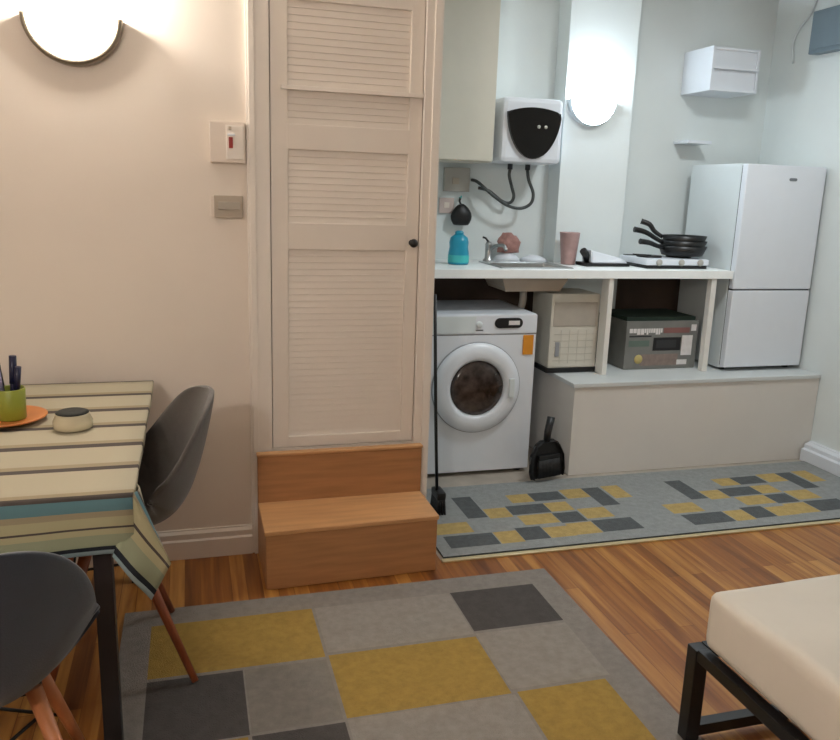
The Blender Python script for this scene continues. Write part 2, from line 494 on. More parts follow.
# ------------------------------------------------------------------ box step
s = thing('box_step', 'two-tier oak veneer box step below the louvred closet door', 'step', (.557, 0, 0))
def slab(x0f, x1f, x0b, x1b, y0l, y0r, yb_, z0, z1):
    m = MB()
    m.add([(x0f, y0l, z0), (x1f, y0r, z0), (x1b, yb_, z0), (x0b, yb_, z0), (x0f, y0l, z1), (x1f, y0r, z1), (x1b, yb_, z1), (x0b, yb_, z1)],
          [(0, 3, 2, 1), (4, 5, 6, 7), (0, 1, 5, 4), (1, 2, 6, 5), (2, 3, 7, 6), (3, 0, 4, 7)])
    bmesh.ops.bevel(m.bm, geom=list(m.bm.edges), offset=.0025, segments=1, affect='EDGES')
    return m
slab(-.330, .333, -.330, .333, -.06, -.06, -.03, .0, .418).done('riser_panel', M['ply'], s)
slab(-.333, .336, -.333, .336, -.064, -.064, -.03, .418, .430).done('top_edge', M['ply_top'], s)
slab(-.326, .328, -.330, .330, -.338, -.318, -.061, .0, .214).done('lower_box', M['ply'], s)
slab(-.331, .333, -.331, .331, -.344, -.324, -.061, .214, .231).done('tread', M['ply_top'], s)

# ------------------------------------------------------------------ rugs
def rug(name, label, x0, x1, y0, y1, th, rects, mats, border=None):
    xs = sorted({x0, x1} | {v for r_ in rects for v in r_[:2]} | ({x0 + border, x1 - border} if border else set()))
    ys = sorted({y0, y1} | {v for r_ in rects for v in r_[2:4]} | ({y0 + border, y1 - border} if border else set()))
    xs = [v for v in xs if x0 <= v <= x1]; ys = [v for v in ys if y0 <= v <= y1]
    m = MB()
    V = {}
    for i, x in enumerate(xs):
        for j, y in enumerate(ys):
            V[i, j] = m.bm.verts.new((x, y, th))
    for i in range(len(xs) - 1):
        for j in range(len(ys) - 1):
            cx, cy = (xs[i] + xs[i + 1]) / 2, (ys[j] + ys[j + 1]) / 2
            mi = 0
            for r_ in rects:
                if r_[0] < cx < r_[1] and r_[2] < cy < r_[3]: mi = r_[4]
            f = m.bm.faces.new((V[i, j], V[i + 1, j], V[i + 1, j + 1], V[i, j + 1])); f.material_index = mi
    ed = [e for e in m.bm.edges if e.is_boundary]
    g = bmesh.ops.extrude_edge_only(m.bm, edges=ed)
    for e in g['geom']:
        if isinstance(e, bmesh.types.BMVert): e.co.z = .0008
        if isinstance(e, bmesh.types.BMFace): e.material_index = len(mats) - 1
    return tag(m.done(name, mats), label, 'rug')
rg = [(-.25, 1.303, -.50, -.41, 0)]
rg += [(-.16, .37, -.82, -.52, 2), (-.16, .115, -1.135, -.835, 3), (.12, .37, -1.13, -.835, 4), (.38, .872, -.80, -.52, 1),
       (.38, .872, -1.128, -.815, 2), (.878, 1.205, -.785, -.52, 3), (.878, 1.205, -1.11, -.80, 1), (.89, 1.18, -1.42, -1.125, 2),
       (.12, .372, -1.42, -1.142, 3), (.38, .88, -1.42, -1.135, 1), (-.16, .11, -1.42, -1.142, 2), (-.16, .5, -1.75, -1.43, 4), (.5, .88, -1.75, -1.43, 3), (.9, 1.18, -1.75, -1.43, 1)]
rug('area_rug', 'large grey rug with mustard and charcoal rectangles on the plank floor beside the table', -.25, 1.303, -2.05, -.413, .011, rg,
    [M['rug_grey'], M['rug_light'], M['rug_yellow'], M['rug_dark'], M['rug_mid'], M['rug_mid']])
D = [(1.17, 1.265, .11, .36), (1.0, 1.22, -.165, -.05), (1.335, 1.455, -.155, -.03), (1.387, 1.58, .107, .21), (1.557, 1.72, .24, .342),
     (1.573, 1.70, -.02, .09), (1.855, 1.95, .125, .352), (1.712, 1.915, -.146, -.022)]
Yw = [(1.44, 1.555, .24, .34), (1.582, 1.70, .108, .212), (1.73, 1.853, .24, .355), (1.965, 2.06, .20, .36), (1.27, 1.383, .09, .2), (1.40, 1.57, -.01, .095),
      (.98, 1.15, -.03, .08), (1.225, 1.333, -.165, -.05), (1.458, 1.58, -.155, -.05), (1.58, 1.708, -.15, -.03), (1.71, 1.85, .0, .115)]
rk = []
for k in (0, 1.163):
    rk += [(a + k, b + k, c, d_, 2) for a, b, c, d_ in Yw] + [(a + k, b + k, c, d_, 1) for a, b, c, d_ in D]
rk = [r_ for r_ in rk if r_[1] < 3.3]
rug('kitchen_runner', 'long grey runner with small mustard and slate rectangles in front of the white plinth', 0.945, 3.34, -.232, .50, .009, rk,
    [M['mat_grey'], M['mat_dark'], M['mat_yellow'], M['mat_edge']])

# ------------------------------------------------------------------ kitchen plinth, worktop, posts
p = thing('raised_plinth', 'white boxed-in plinth carrying the fridge-freezer', 'plinth', (2.65, .55, 0))
MB().box(1.885 - 2.65, XR - .002 - 2.65, .006, .595, .001, .48, .002).done('front_boxing', M['plinth'], p)
MB().box(1.875 - 2.65, XR - .002 - 2.65, -.003, .594, .48, .502, .004).done('top_board', M['plinth_top'], p)
ZC = 1.068
c = thing('worktop', 'white worktop running from the closet wall to the fridge', 'worktop', (1.9, .706, 0))
wt = MB()
# slab with sink cut-out (x 1.52..2.0, y .80...1.12)
sx0, sx1, sy0, sy1 = 1.55 - 1.9, 1.93 - 1.9, .80 - .706, 1.12 - .706
a0, a1, b0, b1 = .932 - 1.9, 2.873 - 1.9, 0, 1.298 - .706
cut = 1.998 - 1.9; cut2 = 2.422 - 1.9; cb = 1.148 - .706
z0, z1 = 1.028, ZC
wt.box(a0, sx0, b0, b1, z0, z1).box(sx1, cut, b0, b1, z0, z1).box(sx0, sx1, b0, sy0, z0, z1).box(sx0, sx1, sy1, b1, z0, z1)
wt.box(cut, cut2, b0, cb, z0, z1).box(cut2, a1, b0, b1, z0, z1)
wt.done('slab', M['worktop'], c)
MB().box(a0, a1, -.003, .0, z0 - .002, z1 + .001, .001).done('front_edging', M['worktop'], c)
def post(label, x, w, y0, y1):
    o = MB().box(-w / 2, w / 2, 0, y1 - y0, 0, 1.027 - .503, .002).done('support_post', M['post'], None, (x, y0, .503))
    return tag(o, label, 'post', None)
post('cream upright post under the worktop between the white drawer unit and the printed carton', 2.134, .028, .712, .79)
post('slim cream upright post under the worktop end next to the fridge', 2.764, .032, .712, .752)

# sink
sk = thing('kitchen_sink', 'small steel sink set in the worktop beside the blue bottle', 'sink', (1.74, .96, 1.068))
b = MB()
prof = [(-.19, .001), (-.178, .004), (-.17, .0), (-.15, -.10), (-.13, -.118)]
def ringrect(hw, hd, z): return [(-hw, -hd, z), (hw, -hd, z), (hw, hd, z), (-hw, hd, z)]
rings = [ringrect(.205, .175, .001), ringrect(.20, .17, .006), ringrect(.185, .155, .006), ringrect(.178, .148, -.002), ringrect(.165, .135, -.105), ringrect(.03, .03, -.115)]
vs = [[b.bm.verts.new(v) for v in rg_] for rg_ in rings]
for p_, q_ in zip(vs, vs[1:]):
    for k in range(4): b.bm.faces.new((p_[k], p_[(k + 1) % 4], q_[(k + 1) % 4], q_[k]))
b.bm.faces.new(vs[-1])
o = b.done('basin', M['steel'], sk)
u = MB()
rings = [ringrect(.187, .157, -.041), ringrect(.185, .155, -.06), ringrect(.155, .13, -.125), ringrect(.04, .04, -.135)]
vs = [[u.bm.verts.new(v) for v in rg_] for rg_ in rings]
for p_, q_ in zip(vs, vs[1:]):
    for k in range(4): u.bm.faces.new((p_[k], p_[(k + 1) % 4], q_[(k + 1) % 4], q_[k]))
u.bm.faces.new(vs[-1])
o = u.done('underside_shell', M['sink_under'], sk); o['label'] = 'beige underside of the basin'
MB().tube([(0, 0, -.13), (0, 0, -.2), (.0, .06, -.25), (0, .30, -.25)], .02, 12, sub=3).done('waste_pipe', M['plate_grey'], sk)
tp = thing('mixer_tap', 'short chrome mixer tap standing behind the blue bottle at the sink', 'tap', (1.60, 1.155, 1.068))
MB().lathe([(.03, 0), (.03, .012), (.02, .02), (.018, .09), (.02, .095), (.014, .11), (.004, .112)], seg=20).done('body', M['steel'], tp)
MB().tube([(0, 0, .06), (.03, -.03, .09), (.06, -.07, .095), (.07, -.09, .07)], .010, 10, sub=4).done('spout', M['steel'], tp)
MB().tube([(0, 0, .108), (-.015, .012, .13), (-.03, .02, .135)], .006, 8).done('lever', M['seam'], tp)

# upturned white dishes on the rim of the sink
def bowl(name, label, loc, R, h, m, rz=0, tilt=0., group=None, inv=True):
    pr = [(R * .35, 0), (R * .4, .004), (R * .75, h * .4), (R, h), (R - .004, h), (R * .72, h * .4 + .004), (R * .36, .008), (.001, .008)]
    if inv: pr = [(r_, h - z) for r_, z in pr]
    pr = [(.001, pr[0][1])] + pr
    o = MB().lathe(pr, seg=28).done(name, m, None, loc)
    o.rotation_euler = (tilt, 0, rz)
    return tag(o, label, 'bowl', group)
bowl('bowl', 'white bowl turned over on the worktop behind the sink, under the russet cloth', (1.735, 1.215, 1.070), .08, .045, M['appliance'])
bowl('dish', 'shallow white dish lying upside down between the russet cloth and the pink tumbler', (1.895, 1.20, 1.070), .085, .034, M['appliance'])
# crumpled cloth
def blob(name, label, cat, loc, sx, sy, sz, m, seed, amp=.25, flat=True, cut=5):
    rnd = random.Random(seed)
    t = bmesh.new()
    bmesh.ops.create_icosphere(t, subdivisions=3, radius=1)
    ph = [rnd.uniform(0, 6) for _ in range(6)]
    for v in t.verts:
        n = v.co.normalized()
        k = 1 + amp * (math.sin(n.x * cut + ph[0]) * math.sin(n.y * cut + ph[1]) + .6 * math.sin(n.z * (cut + 3) + n.x * 4 + ph[2]))
        v.co = n * k
        v.co.x *= sx; v.co.y *= sy; v.co.z *= sz
        if flat and v.co.z < -.55 * sz: v.co.z = -.55 * sz
    zmin = min(v.co.z for v in t.verts)
    for v in t.verts: v.co.z -= zmin
    m_ = MB(); m_.merge(t, 0, None, True)
    return tag(m_.done(name, m, None, loc), label, cat)
blob('dish_cloth', 'crumpled russet dish cloth heaped on the white bowl by the sink', 'cloth', (1.745, 1.215, 1.116), .068, .045, .072, M['red_brown'], 3, .16)

# washing-up bottle, tumbler
bt = thing('soap_bottle', 'blue plastic washing-up bottle standing on the worktop near the closet wall', 'bottle', (1.372, 1.0, ZC + .001))
MB().lathe([(.001, 0), (.052, 0), (.056, .008), (.055, .06), (.050, .09), (.052, .115), (.046, .14), (.026, .155), (.022, .158), (.001, .158)], seg=28).done('body', M['teal'], bt)
MB().lathe([(.001, .004), (.0565, .012), (.0567, .05), (.001, .052)][1:3], seg=28, caps=False).done('label_band', M['teal_green'], bt)
MB().lathe([(.001, .156), (.023, .156), (.023, .170), (.012, .176), (.001, .176)], seg=20).done('cap', M['teal'], bt)
tb = MB().lathe([(.001, 0), (.038, 0), (.040, .004), (.056, .172), (.058, .176), (.054, .176), (.038, .012), (.001, .01)], seg=32).done('tumbler', M['pink'], None, (2.035, 1.04, ZC + .001))
tag(tb, 'tall tapered dusty pink tumbler on the worktop against the chimney breast', 'tumbler')

# black tray with white lid shape (slim scale/tray)
tr = thing('kitchen_scale', 'flat white kitchen gadget with a black raised end beside the hotplate', 'kitchen gadget', (2.215, .97, ZC + .001), .0)
MB().box(-.135, .135, -.06, .07, 0, .018, .005).done('base', M['black'], tr)
m = MB()
m.add([(-.10, -.06, .018), (.125, -.06, .018), (.125, .07, .018), (-.10, .07, .018), (-.10, -.045, .088), (.09, -.045, .045), (.09, .06, .045), (-.10, .06, .088)],
      [(0, 3, 2, 1), (4, 5, 6, 7), (0, 1, 5, 4), (1, 2, 6, 5), (2, 3, 7, 6), (3, 0, 4, 7)])
bmesh.ops.bevel(m.bm, geom=list(m.bm.edges), offset=.006, segments=2, affect='EDGES')
m.done('white_cover', M['appliance'], tr)
MB().tube([(-.145, -.03, .085), (-.12, -.02, .06), (-.095, 0, .025)], .02, 8).done('end_grip', M['black'], tr)

# hotplate and the pans on it
hb = thing('hotplate', 'white two-ring tabletop hotplate on the worktop next to the fridge', 'hotplate', (2.585, .95, ZC + .001))
MB().box(-.19, .19, -.14, .14, .0, .018, .004).done('base', M['black'], hb)
MB().box(-.198, .198, -.145, .145, .018, .052, .010).done('casing', M['appliance'], hb)
for x in (-.095, .095):
    MB().lathe([(.001, .0525), (.068, .0525), (.071, .056), (.068, .062), (.02, .062), (.001, .06)], (x, 0, 0), 32).done('ring', M['black_metal'], hb)
for x in (-.12, 0.02, .14):
    MB().lathe([(.018, -.146), (.018, -.152), (.014, -.158), (.002, -.159)], (x, 0, .034), 18, axis='Y').done('knob', M['plate_grey'], hb)
def frying_pan(label, loc, R, h, hd, rot):
    r = thing('frying_pan', label, 'frying pan', loc, rot, 'black pans stacked on the hotplate')
    MB().lathe([(.001, 0), (R * .78, 0), (R * .84, .003), (R, h), (R - .004, h), (R * .82, .007), (.001, .005)], seg=36).done('pan_body', M['pan'], r)
    L, z = hd
    MB().tube([(-R + .008, 0, h * .75), (-R - .04, 0, h * .75 + z * .35), (-R - L * .6, 0, h * .75 + z * .8), (-R - L, 0, h * .75 + z)], .011, 10, r2=.016, sub=4).done('handle', M['pan'], r)
    return r
zt = ZC + .0645
frying_pan('large black frying pan at the bottom of the stack on the hotplate', (2.70, .95, zt), .135, .055, (.15, .035), .05)
frying_pan('medium black frying pan in the middle of the stack on the hotplate', (2.705, .955, zt + .028), .132, .055, (.17, .070), -.12)
frying_pan('topmost black frying pan, its handle raised highest, on top of the stack on the hotplate', (2.712, .96, zt + .056), .125, .055, (.12, .085), -.55)
ut = thing('steel_lid_handle', 'thin dark spatula lying on the hotplate before the pans', 'spatula', (2.44, .90, ZC + .066), -.08)
MB().tube([(.03, 0, 0), (-.08, 0, .004)], .005, 8).done('handle', M['black'], ut)
MB().box(-.13, -.075, -.02, .02, .0, .004, .001).done('blade', M['black'], ut)
ut.name = 'spatula'

# ------------------------------------------------------------------ washing machine
wm = thing('washing_machine', 'white front-loading washing machine under the worktop', 'washing machine', (1.393, .66, 0.0))
hw = .305
MB().box(-hw, hw, .012, .53, .018, .85, .008).done('body', M['appliance'], wm)
MB().box(-hw + .002, hw - .002, 0, .013, .022, .745, .004).done('front_panel', M['appliance'], wm)
MB().box(-hw + .002, hw - .002, -.004, .013, .751, .848, .006).done('control_panel', M['appliance'], wm)
MB().box(-hw + .004, -.03, -.0055, -.003, .757, .842, .001).done('detergent_drawer', M['appliance_side'], wm)
MB().box(-hw + .001, hw - .001, .002, .02, .7445, .7515).done('panel_seam', M['plastic_grey'], wm)
# display pill
def pill(x0, x1, z0, z1, y0, y1, n=8):
    r_ = (z1 - z0) / 2; o = []
    for i in range(n + 1):
        a = PI / 2 + PI * i / n; o.append((x0 + r_ + r_ * math.cos(a), z0 + r_ + r_ * math.sin(a)))
    for i in range(n + 1):
        a = -PI / 2 + PI * i / n; o.append((x1 - r_ + r_ * math.cos(a), z0 + r_ + r_ * math.sin(a)))
    return MB().prism(o, y0, y1)
o = pill(.070, .222, .780, .832, -.0085, -.003).done('display', M['black'], wm); o['label'] = 'black rounded display'
MB().box(.145, .205, -.0095, -.008, .796, .818, .001).done('display_screen', M['carton_white'], o)
MB().lathe([(.016, -.0045), (.016, -.010), (.012, -.012), (.002, -.012)], (-.012, 0, .800), 20, axis='Y').done('dial', M['appliance_side'], wm)
o = MB().box(-.03, .01, -.0055, -.0035, .768, .774).done('logo_mark', M['badge'], wm)
o = MB().box(.232, .288, -.0055, -.0005, .640, .742, .0005).done('energy_sticker', M['orange'], wm); o['label'] = 'orange sticker'
cz = .474; cx = -.012
dr = MB().lathe([(.232, .004), (.234, -.010), (.228, -.022), (.200, -.034), (.165, -.036), (.150, -.030), (.142, -.014), (.142, .004)], (cx, 0, cz), 64, axis='Y').done('door', M['appliance'], wm)
MB().lathe([(.238, .0), (.238, -.006), (.232, -.008), (.231, 0)], (cx, 0, cz), 64, axis='Y').done('outer_ring', M['plastic_grey'], dr)
MB().lathe([(.143, -.012), (.139, -.020), (.10, -.026), (.05, -.029), (.002, -.030)], (cx, 0, cz), 48, axis='Y').done('glass', M['drum'], dr)
MB().box(cx + .165, cx + .195, -.044, -.03, cz - .05, cz + .05, .005).done('door_grip', M['appliance_side'], dr)
for x in (-.26, .26):
    for y in (.05, .48):
        MB().lathe([(.022, .001), (.022, .012), (.012, .02), (.012, .03)], (x, y, 0), 12).done('foot', M['black'], wm)
# broom beside the washer
br = thing('broom', 'thin black broom standing between the closet wall and the washing machine', 'broom', (1.06, .22, 0.010))
MB().tube([(-.008, .0, .09), (-.030, .0, .50), (-.052, .0, 1.0)], .0075, 10).done('handle', M['black'], br)
MB().box(-.022, .022, -.05, .05, .07, .105, .012).done('head', M['black'], br)
m = MB()
for i in range(4):
    for j in range(8):
        x = -.015 + i * .01; y = -.044 + j * .0125
        m.tube([(x, y, .075), (x + (i - 1.5) * .003, y * 1.1, .001)], .0045, 5)
m.done('bristles', M['black'], br)
# dustpan & brush leaning against the plinth side
dp = thing('dustpan', 'black dustpan stood upright on the floor between washing machine and plinth', 'dustpan', (1.80, .40, .0))
m = MB()
out = [(-.085, .012), (-.095, .05), (-.090, .13), (-.065, .185), (-.035, .205), (.035, .205), (.065, .185), (.090, .13), (.095, .05), (.085, .012)]
m.prism(out, .0, .006)
for p_, q_ in zip(out, out[1:]):
    m.tube([(p_[0], .003, p_[1]), (q_[0], .003, q_[1])], .006, 6)
    m.add([(p_[0], 0, p_[1]), (q_[0], 0, q_[1]), (q_[0] * .97, -.022, q_[1] * .97), (p_[0] * .97, -.022, p_[1] * .97)], [(0, 1, 2, 3)])
pan_o = m.done('pan', M['black'], dp)
MB().tube([(0, 0, .20), (.006, .0, .25), (.026, .0, .325)], .017, 10, r2=.019).done('handle', M['black'], dp)
m = MB()
for i in range(15):
    for j in range(3):
        m.tube([(-.056 + i * .008, -.010 - j * .006, .11), (-.060 + i * .0086, -.010 - j * .006, .018)], .0045, 5)
m.box(-.06, .06, -.026, -.004, .11, .135, .006)
bb = m.done('brush', M['black'], None, (0, 0, 0))
bb.parent = dp
dp.rotation_euler = (-.10, 0, .25)
dp.location = (1.735, .50, .012)
dp.scale = (1.12, 1, 1)

# ------------------------------------------------------------------ things in the open bays under the worktop
du = thing('boxy_appliance', 'off-white boxy appliance with a beige upper panel under the worktop beside the washing machine', 'appliance', (1.975, .80, .503))
MB().box(-.135, .15, .0, .25, .026, .43, .010).done('body', M['box_white'], du)
MB().box(-.12, .135, -.003, .003, .255, .385, .003).done('upper_panel', M['box_panel'], du)
m = MB()
for k in range(1, 6):
    m.box(-.11, .125, -.0018, .002, .03 + k * .036, .033 + k * .036)
for k in range(1, 5):
    m.box(-.12 + k * .05, -.1175 + k * .05, -.0016, .002, .05, .235)
m.done('grille', M['grille'], du)
MB().box(-.1, -.075, -.004, .002, .09, .17, .002).done('side_switch', M['plastic_grey'], du)
MB().box(-.145, .158, -.006, .3, .001, .026, .003).done('stand', M['black'], du)

ct = thing('printed_carton', 'grey printed appliance carton under the worktop between the two cream posts', 'carton', (2.545, .815, .503))
a0, a1, hh = -.235, .222, .272
MB().box(a0, a1, 0, .34, .001, hh, .002).done('box', M['oven_grey'], ct)
m = MB(); m.box(a0 + .008, a1 - .008, .02, .33, hh, hh + .022, .002); m.done('lid_flap', M['carton_top'], ct)
pr = MB()
rnd = random.Random(5)
# faint row of printed lettering (unreadable in the photograph)
x = a0 + .02
while x < a0 + .225:
    w1 = rnd.choice((.010, .014, .020)); h1 = rnd.choice((.024, .024, .034))
    pr.box(x, x + w1, -.0012, .0005, .208 - (h1 - .024), .208 + .024, mi=0); x += w1 + .0035
pr.box(a1 - .045, a1 - .012, -.0012, .0005, .215, .252, mi=0)
pr.box(a0 + .235, a1 - .055, -.0012, .0005, .205, .235, mi=1)
pr.box(a0 + .02, a0 + .15, -.0012, .0005, .130, .165, mi=2)
pr.box(a0 + .02, a0 + .16, -.0012, .0005, .185, .192, mi=6)
pr.box(a0 + .175, a1 - .105, -.0012, .0005, .105, .180, mi=3)
pr.box(a0 + .195, a1 - .135, -.0020, .0005, .12, .165, mi=6)
pr.box(a1 - .098, a1 - .03, -.0012, .0005, .075, .19, mi=0)
pr.box(a0 + .10, a1 - .115, -.0012, .0005, .02, .085, mi=5)
pr.lathe([(.026, .0005), (.026, -.0016), (.001, -.0016)], (a0 + .09, 0, .058), 18, mi=4, axis='Y')
pr.box(a1 - .12, a1 - .055, -.0022, .0005, .022, .05, mi=0)
o = pr.done('printed_front', [M['carton_white'], M['carton_pink'], M['carton_teal'], M['black'], M['carton_yellow'], M['carton_brown'], M['seam']], ct)
o['label'] = 'printed front with pale lettering and pictures'

# ------------------------------------------------------------------ fridge freezer
fr = thing('fridge_freezer', 'white two-door fridge-freezer standing on the plinth in the corner', 'fridge', (2.878, .70, .503))
FW, FH, FS = .515, 1.142, .462
MB().box(0, FW, .045, .50, .012, FH, .006).done('body', M['appliance_side'], fr)
dl = MB().box(.0, FW, -.004, .040, .022, FS - .004, .009, seg=3).done('door', M['appliance'], fr); dl['label'] = 'lower freezer door'
du2 = MB().box(.0, FW, -.004, .040, FS + .004, FH - .002, .009, seg=3).done('door', M['appliance'], fr); du2['label'] = 'tall upper fridge door'
MB().box(.004, FW - .004, .006, .046, .03, FH - .01).done('door_seal', M['seam'], fr)
b = pill(.275, .325, 1.058, 1.074, -.0065, -.0035).done('badge', M['badge'], du2)
for x in (.04, FW - .04):
    for y in (.07, .45):
        MB().lathe([(.018, .0005), (.018, .013)], (x, y, 0), 12).done('foot', M['black'], fr)

# ------------------------------------------------------------------ wall cupboard, boiler, hoses, sockets
wc = thing('wall_cupboard', 'tall cream kitchen wall cupboard beside the water heater', 'cupboard', (.935, .985, 1.60))
MB().box(0, .60, .02, .312, 0, .86, .002).done('carcass', M['cabinet'], wc)
MB().box(.002, .278, 0, .019, .006, .856, .003).done('door', M['cabinet'], wc)
MB().box(.282, .598, 0, .019, .006, .856, .003).done('door', M['cabinet'], wc)

wh = thing('water_heater', 'small white electric water heater with a black shield-shaped front on the kitchen wall', 'water heater', (1.765, 1.02, 1.605))
HWd = .175
t_ = MB()
t_.box(-HWd, HWd, 0, .278, 0, .335, .045, seg=4)
t_.done('tank', M['appliance'], wh)
def shield(w, zt_, zb, dome):
    pts = []
    n = 12
    for i in range(n + 1):                       # top edge, left to right, domed
        u_ = -1 + 2 * i / n; pts.append((u_ * w, zt_ + dome * (1 - u_ * u_)))
    for i in range(1, n * 2):                    # down the right, round the tip, up the left
        a = i / (n * 2) * PI
        x_ = w * math.cos(a); z_ = zt_ - (zt_ - zb) * (math.sin(a) ** 1.12)
        pts.append((x_, z_))
    return pts
o = MB().prism(shield(.152, .258, .022, .026), -.022, .004, bev=.010).done('front_panel', M['black_gloss'], wh); o['label'] = 'glossy black shield-shaped panel'
for x in (.022, .062):
    MB().lathe([(.009, -.021), (.009, -.027), (.001, -.027)], (x, 0, .187), 14, axis='Y').done('indicator', M['plate_grey'], wh)
for x in (-.045, .06):
    MB().lathe([(.001, -.03), (.014, -.03), (.014, .0), (.018, .0), (.018, .008), (.001, .008)], (x, .18, 0), 14).done('connector', M['seam'], wh)
hs = MB().tube([(1.720, 1.20, 1.574), (1.722, 1.21, 1.54), (1.745, 1.22, 1.48), (1.760, 1.22, 1.43), (1.745, 1.23, 1.395), (1.70, 1.24, 1.40), (1.62, 1.25, 1.455), (1.56, 1.26, 1.47)], .009, 10, sub=6).done('braided_hose', M['hose'])
tag(hs, 'shorter grey braided hose under the water heater', 'hose', 'hoses of the water heater')
hs = MB().tube([(1.825, 1.20, 1.574), (1.828, 1.18, 1.52), (1.855, 1.17, 1.45), (1.845, 1.17, 1.395), (1.790, 1.175, 1.366), (1.710, 1.175, 1.378), (1.622, 1.18, 1.43), (1.545, 1.22, 1.498), (1.530, 1.285, 1.512)], .009, 10, sub=6).done('braided_hose', M['hose'])
tag(hs, 'longer grey braided hose looping lowest under the water heater', 'hose', 'hoses of the water heater')
r, w_, h_ = plate('fused_switch', 'grey square wall plate under the wall cupboard', 'socket', 1.365, 1.512, 1.445, 1.575, M['plate_grey'], YB, .03)
MB().box(-.03, .01, -.035, -.029, .04, .075, .003).done('rocker', M['plate_beige'], r)
r, w_, h_ = plate('wall_socket', 'small pinkish wall socket behind the hanging black pouch', 'socket', 1.345, 1.43, 1.325, 1.41, M['plate_pinkish'], YB, .014)
MB().box(-.015, .015, -.018, -.013, .03, .06, .002).done('rocker', M['plate_white'], r)
pc = thing('hanging_pouch', 'small black pouch hanging on the wall above the blue bottle', 'pouch', (1.465, 1.255, 1.262))
m = MB(); t = bmesh.new(); bmesh.ops.create_icosphere(t, subdivisions=3, radius=1)
for v in t.verts:
    z = v.co.z
    k = 1 - .30 * max(0, z) ** 1.5
    v.co = Vector((v.co.x * .062 * k, v.co.y * .032 * k, max(z, -.75) * .068 + .051))
m.merge(t, 0, None, True); m.done('bag', M['black'], pc)
MB().tube([(0, 0, .105), (-.01, .01, .13), (0, .03, .148)], .006, 8).done('loop', M['black'], pc)
MB().tube([(0, .044, .150), (0, .02, .150), (0, .012, .160)], .004, 8).done('hook', M['teal_green'], pc)

# shelf unit in the kitchen corner
su = thing('corner_shelf', 'small white open shelf box high on the kitchen wall above the fridge', 'shelf', (2.815, 1.02, 2.045))
t = .014
m = MB(); m.box(0, t, 0, .278, 0, .235, .001); m.done('side_panel', M['appliance'], su)
m = MB(); m.box(.31, .31 + t, 0.02, .278, 0, .235, .001); m.done('side_panel', M['appliance'], su)
MB().box(t, .31, 0, .278, 0, .016, .001).done('bottom_board', M['appliance'], su)
MB().box(t, .31, 0, .278, .118, .132, .001).done('middle_board', M['appliance'], su)
MB().box(t, .31, .02, .278, .221, .235, .001).done('top_board', M['appliance'], su)
MB().box(t, .31, .262, .278, .016, .221).done('back_board', M['appliance_side'], su)
MB().box(t, .31, .03, .05, .132, .221).done('front_flap', M['appliance'], su)
MB().box(t, .31, .03, .05, .016, .118).done('front_flap', M['appliance'], su)
bs = MB().box(0, .16, 0, .148, 0, .018, .002).done('wall_ledge', M['appliance'], None, (2.80, 1.15, 1.765))
tag(bs, 'short white ledge on the kitchen wall under the shelf box', 'ledge')
# meter box + conduit on the right wall
mb = thing('mounted_meter_box', 'slate grey box high on the wall near the fridge', 'meter box', (XR, .58, 2.255))
MB().box(-.07, -.001, -.02, .335, .0, .225, .008).done('casing', M['meter'], mb)
MB().box(-.078, -.068, .0, .315, .02, .205, .004).done('cover', M['meter'], mb)
cd = MB().tube([(XR - .008, .965, 2.61), (XR - .008, 1.00, 2.50), (XR - .008, 1.09, 2.42), (XR - .008, 1.12, 2.34), (XR - .008, 1.10, 2.24)], .007, 8, sub=4).done('wall_cable', M['appliance_side'])
tag(cd, 'thin white cable drooping down the wall beside the slate grey box', 'cable')

# ------------------------------------------------------------------ table, cloth and what is on it
TX0, TX1, TY0, TY1, TZ = -1.75, -.15, -1.20, -.10, .742
tb = thing('dining_table', 'rectangular table with dark legs under the striped cloth', 'table', (-.95, -.65, 0))
ox, oy = -.95, -.65
MB().box(TX0 - ox, TX1 - ox, TY0 - oy, TY1 - oy, TZ - .03, TZ, .003).done('tabletop', M['table_wood'], tb)
for x in (TX0 + .07, -.222):
    for y in (-1.145, TY1 - .06):
        MB().box(x - .021 - ox, x + .021 - ox, y - .021 - oy, y + .021 - oy, .012 if x > -1 and y < -.5 else .001, TZ - .031, .002).done('leg', M['table_wood'], tb)
MB().box(TX0 + .1 - ox, -.25 - ox, -1.155 - oy, -1.135 - oy, TZ - .11, TZ - .031).done('apron', M['table_wood'], tb)
MB().box(TX0 + .1 - ox, -.25 - ox, TY1 - .07 - oy, TY1 - .05 - oy, TZ - .11, TZ - .031).done('apron', M['table_wood'], tb)
MB().box(-.232 - ox, -.212 - ox, -1.12 - oy, TY1 - .08 - oy, TZ - .11, TZ - .031).done('apron', M['table_wood'], tb)
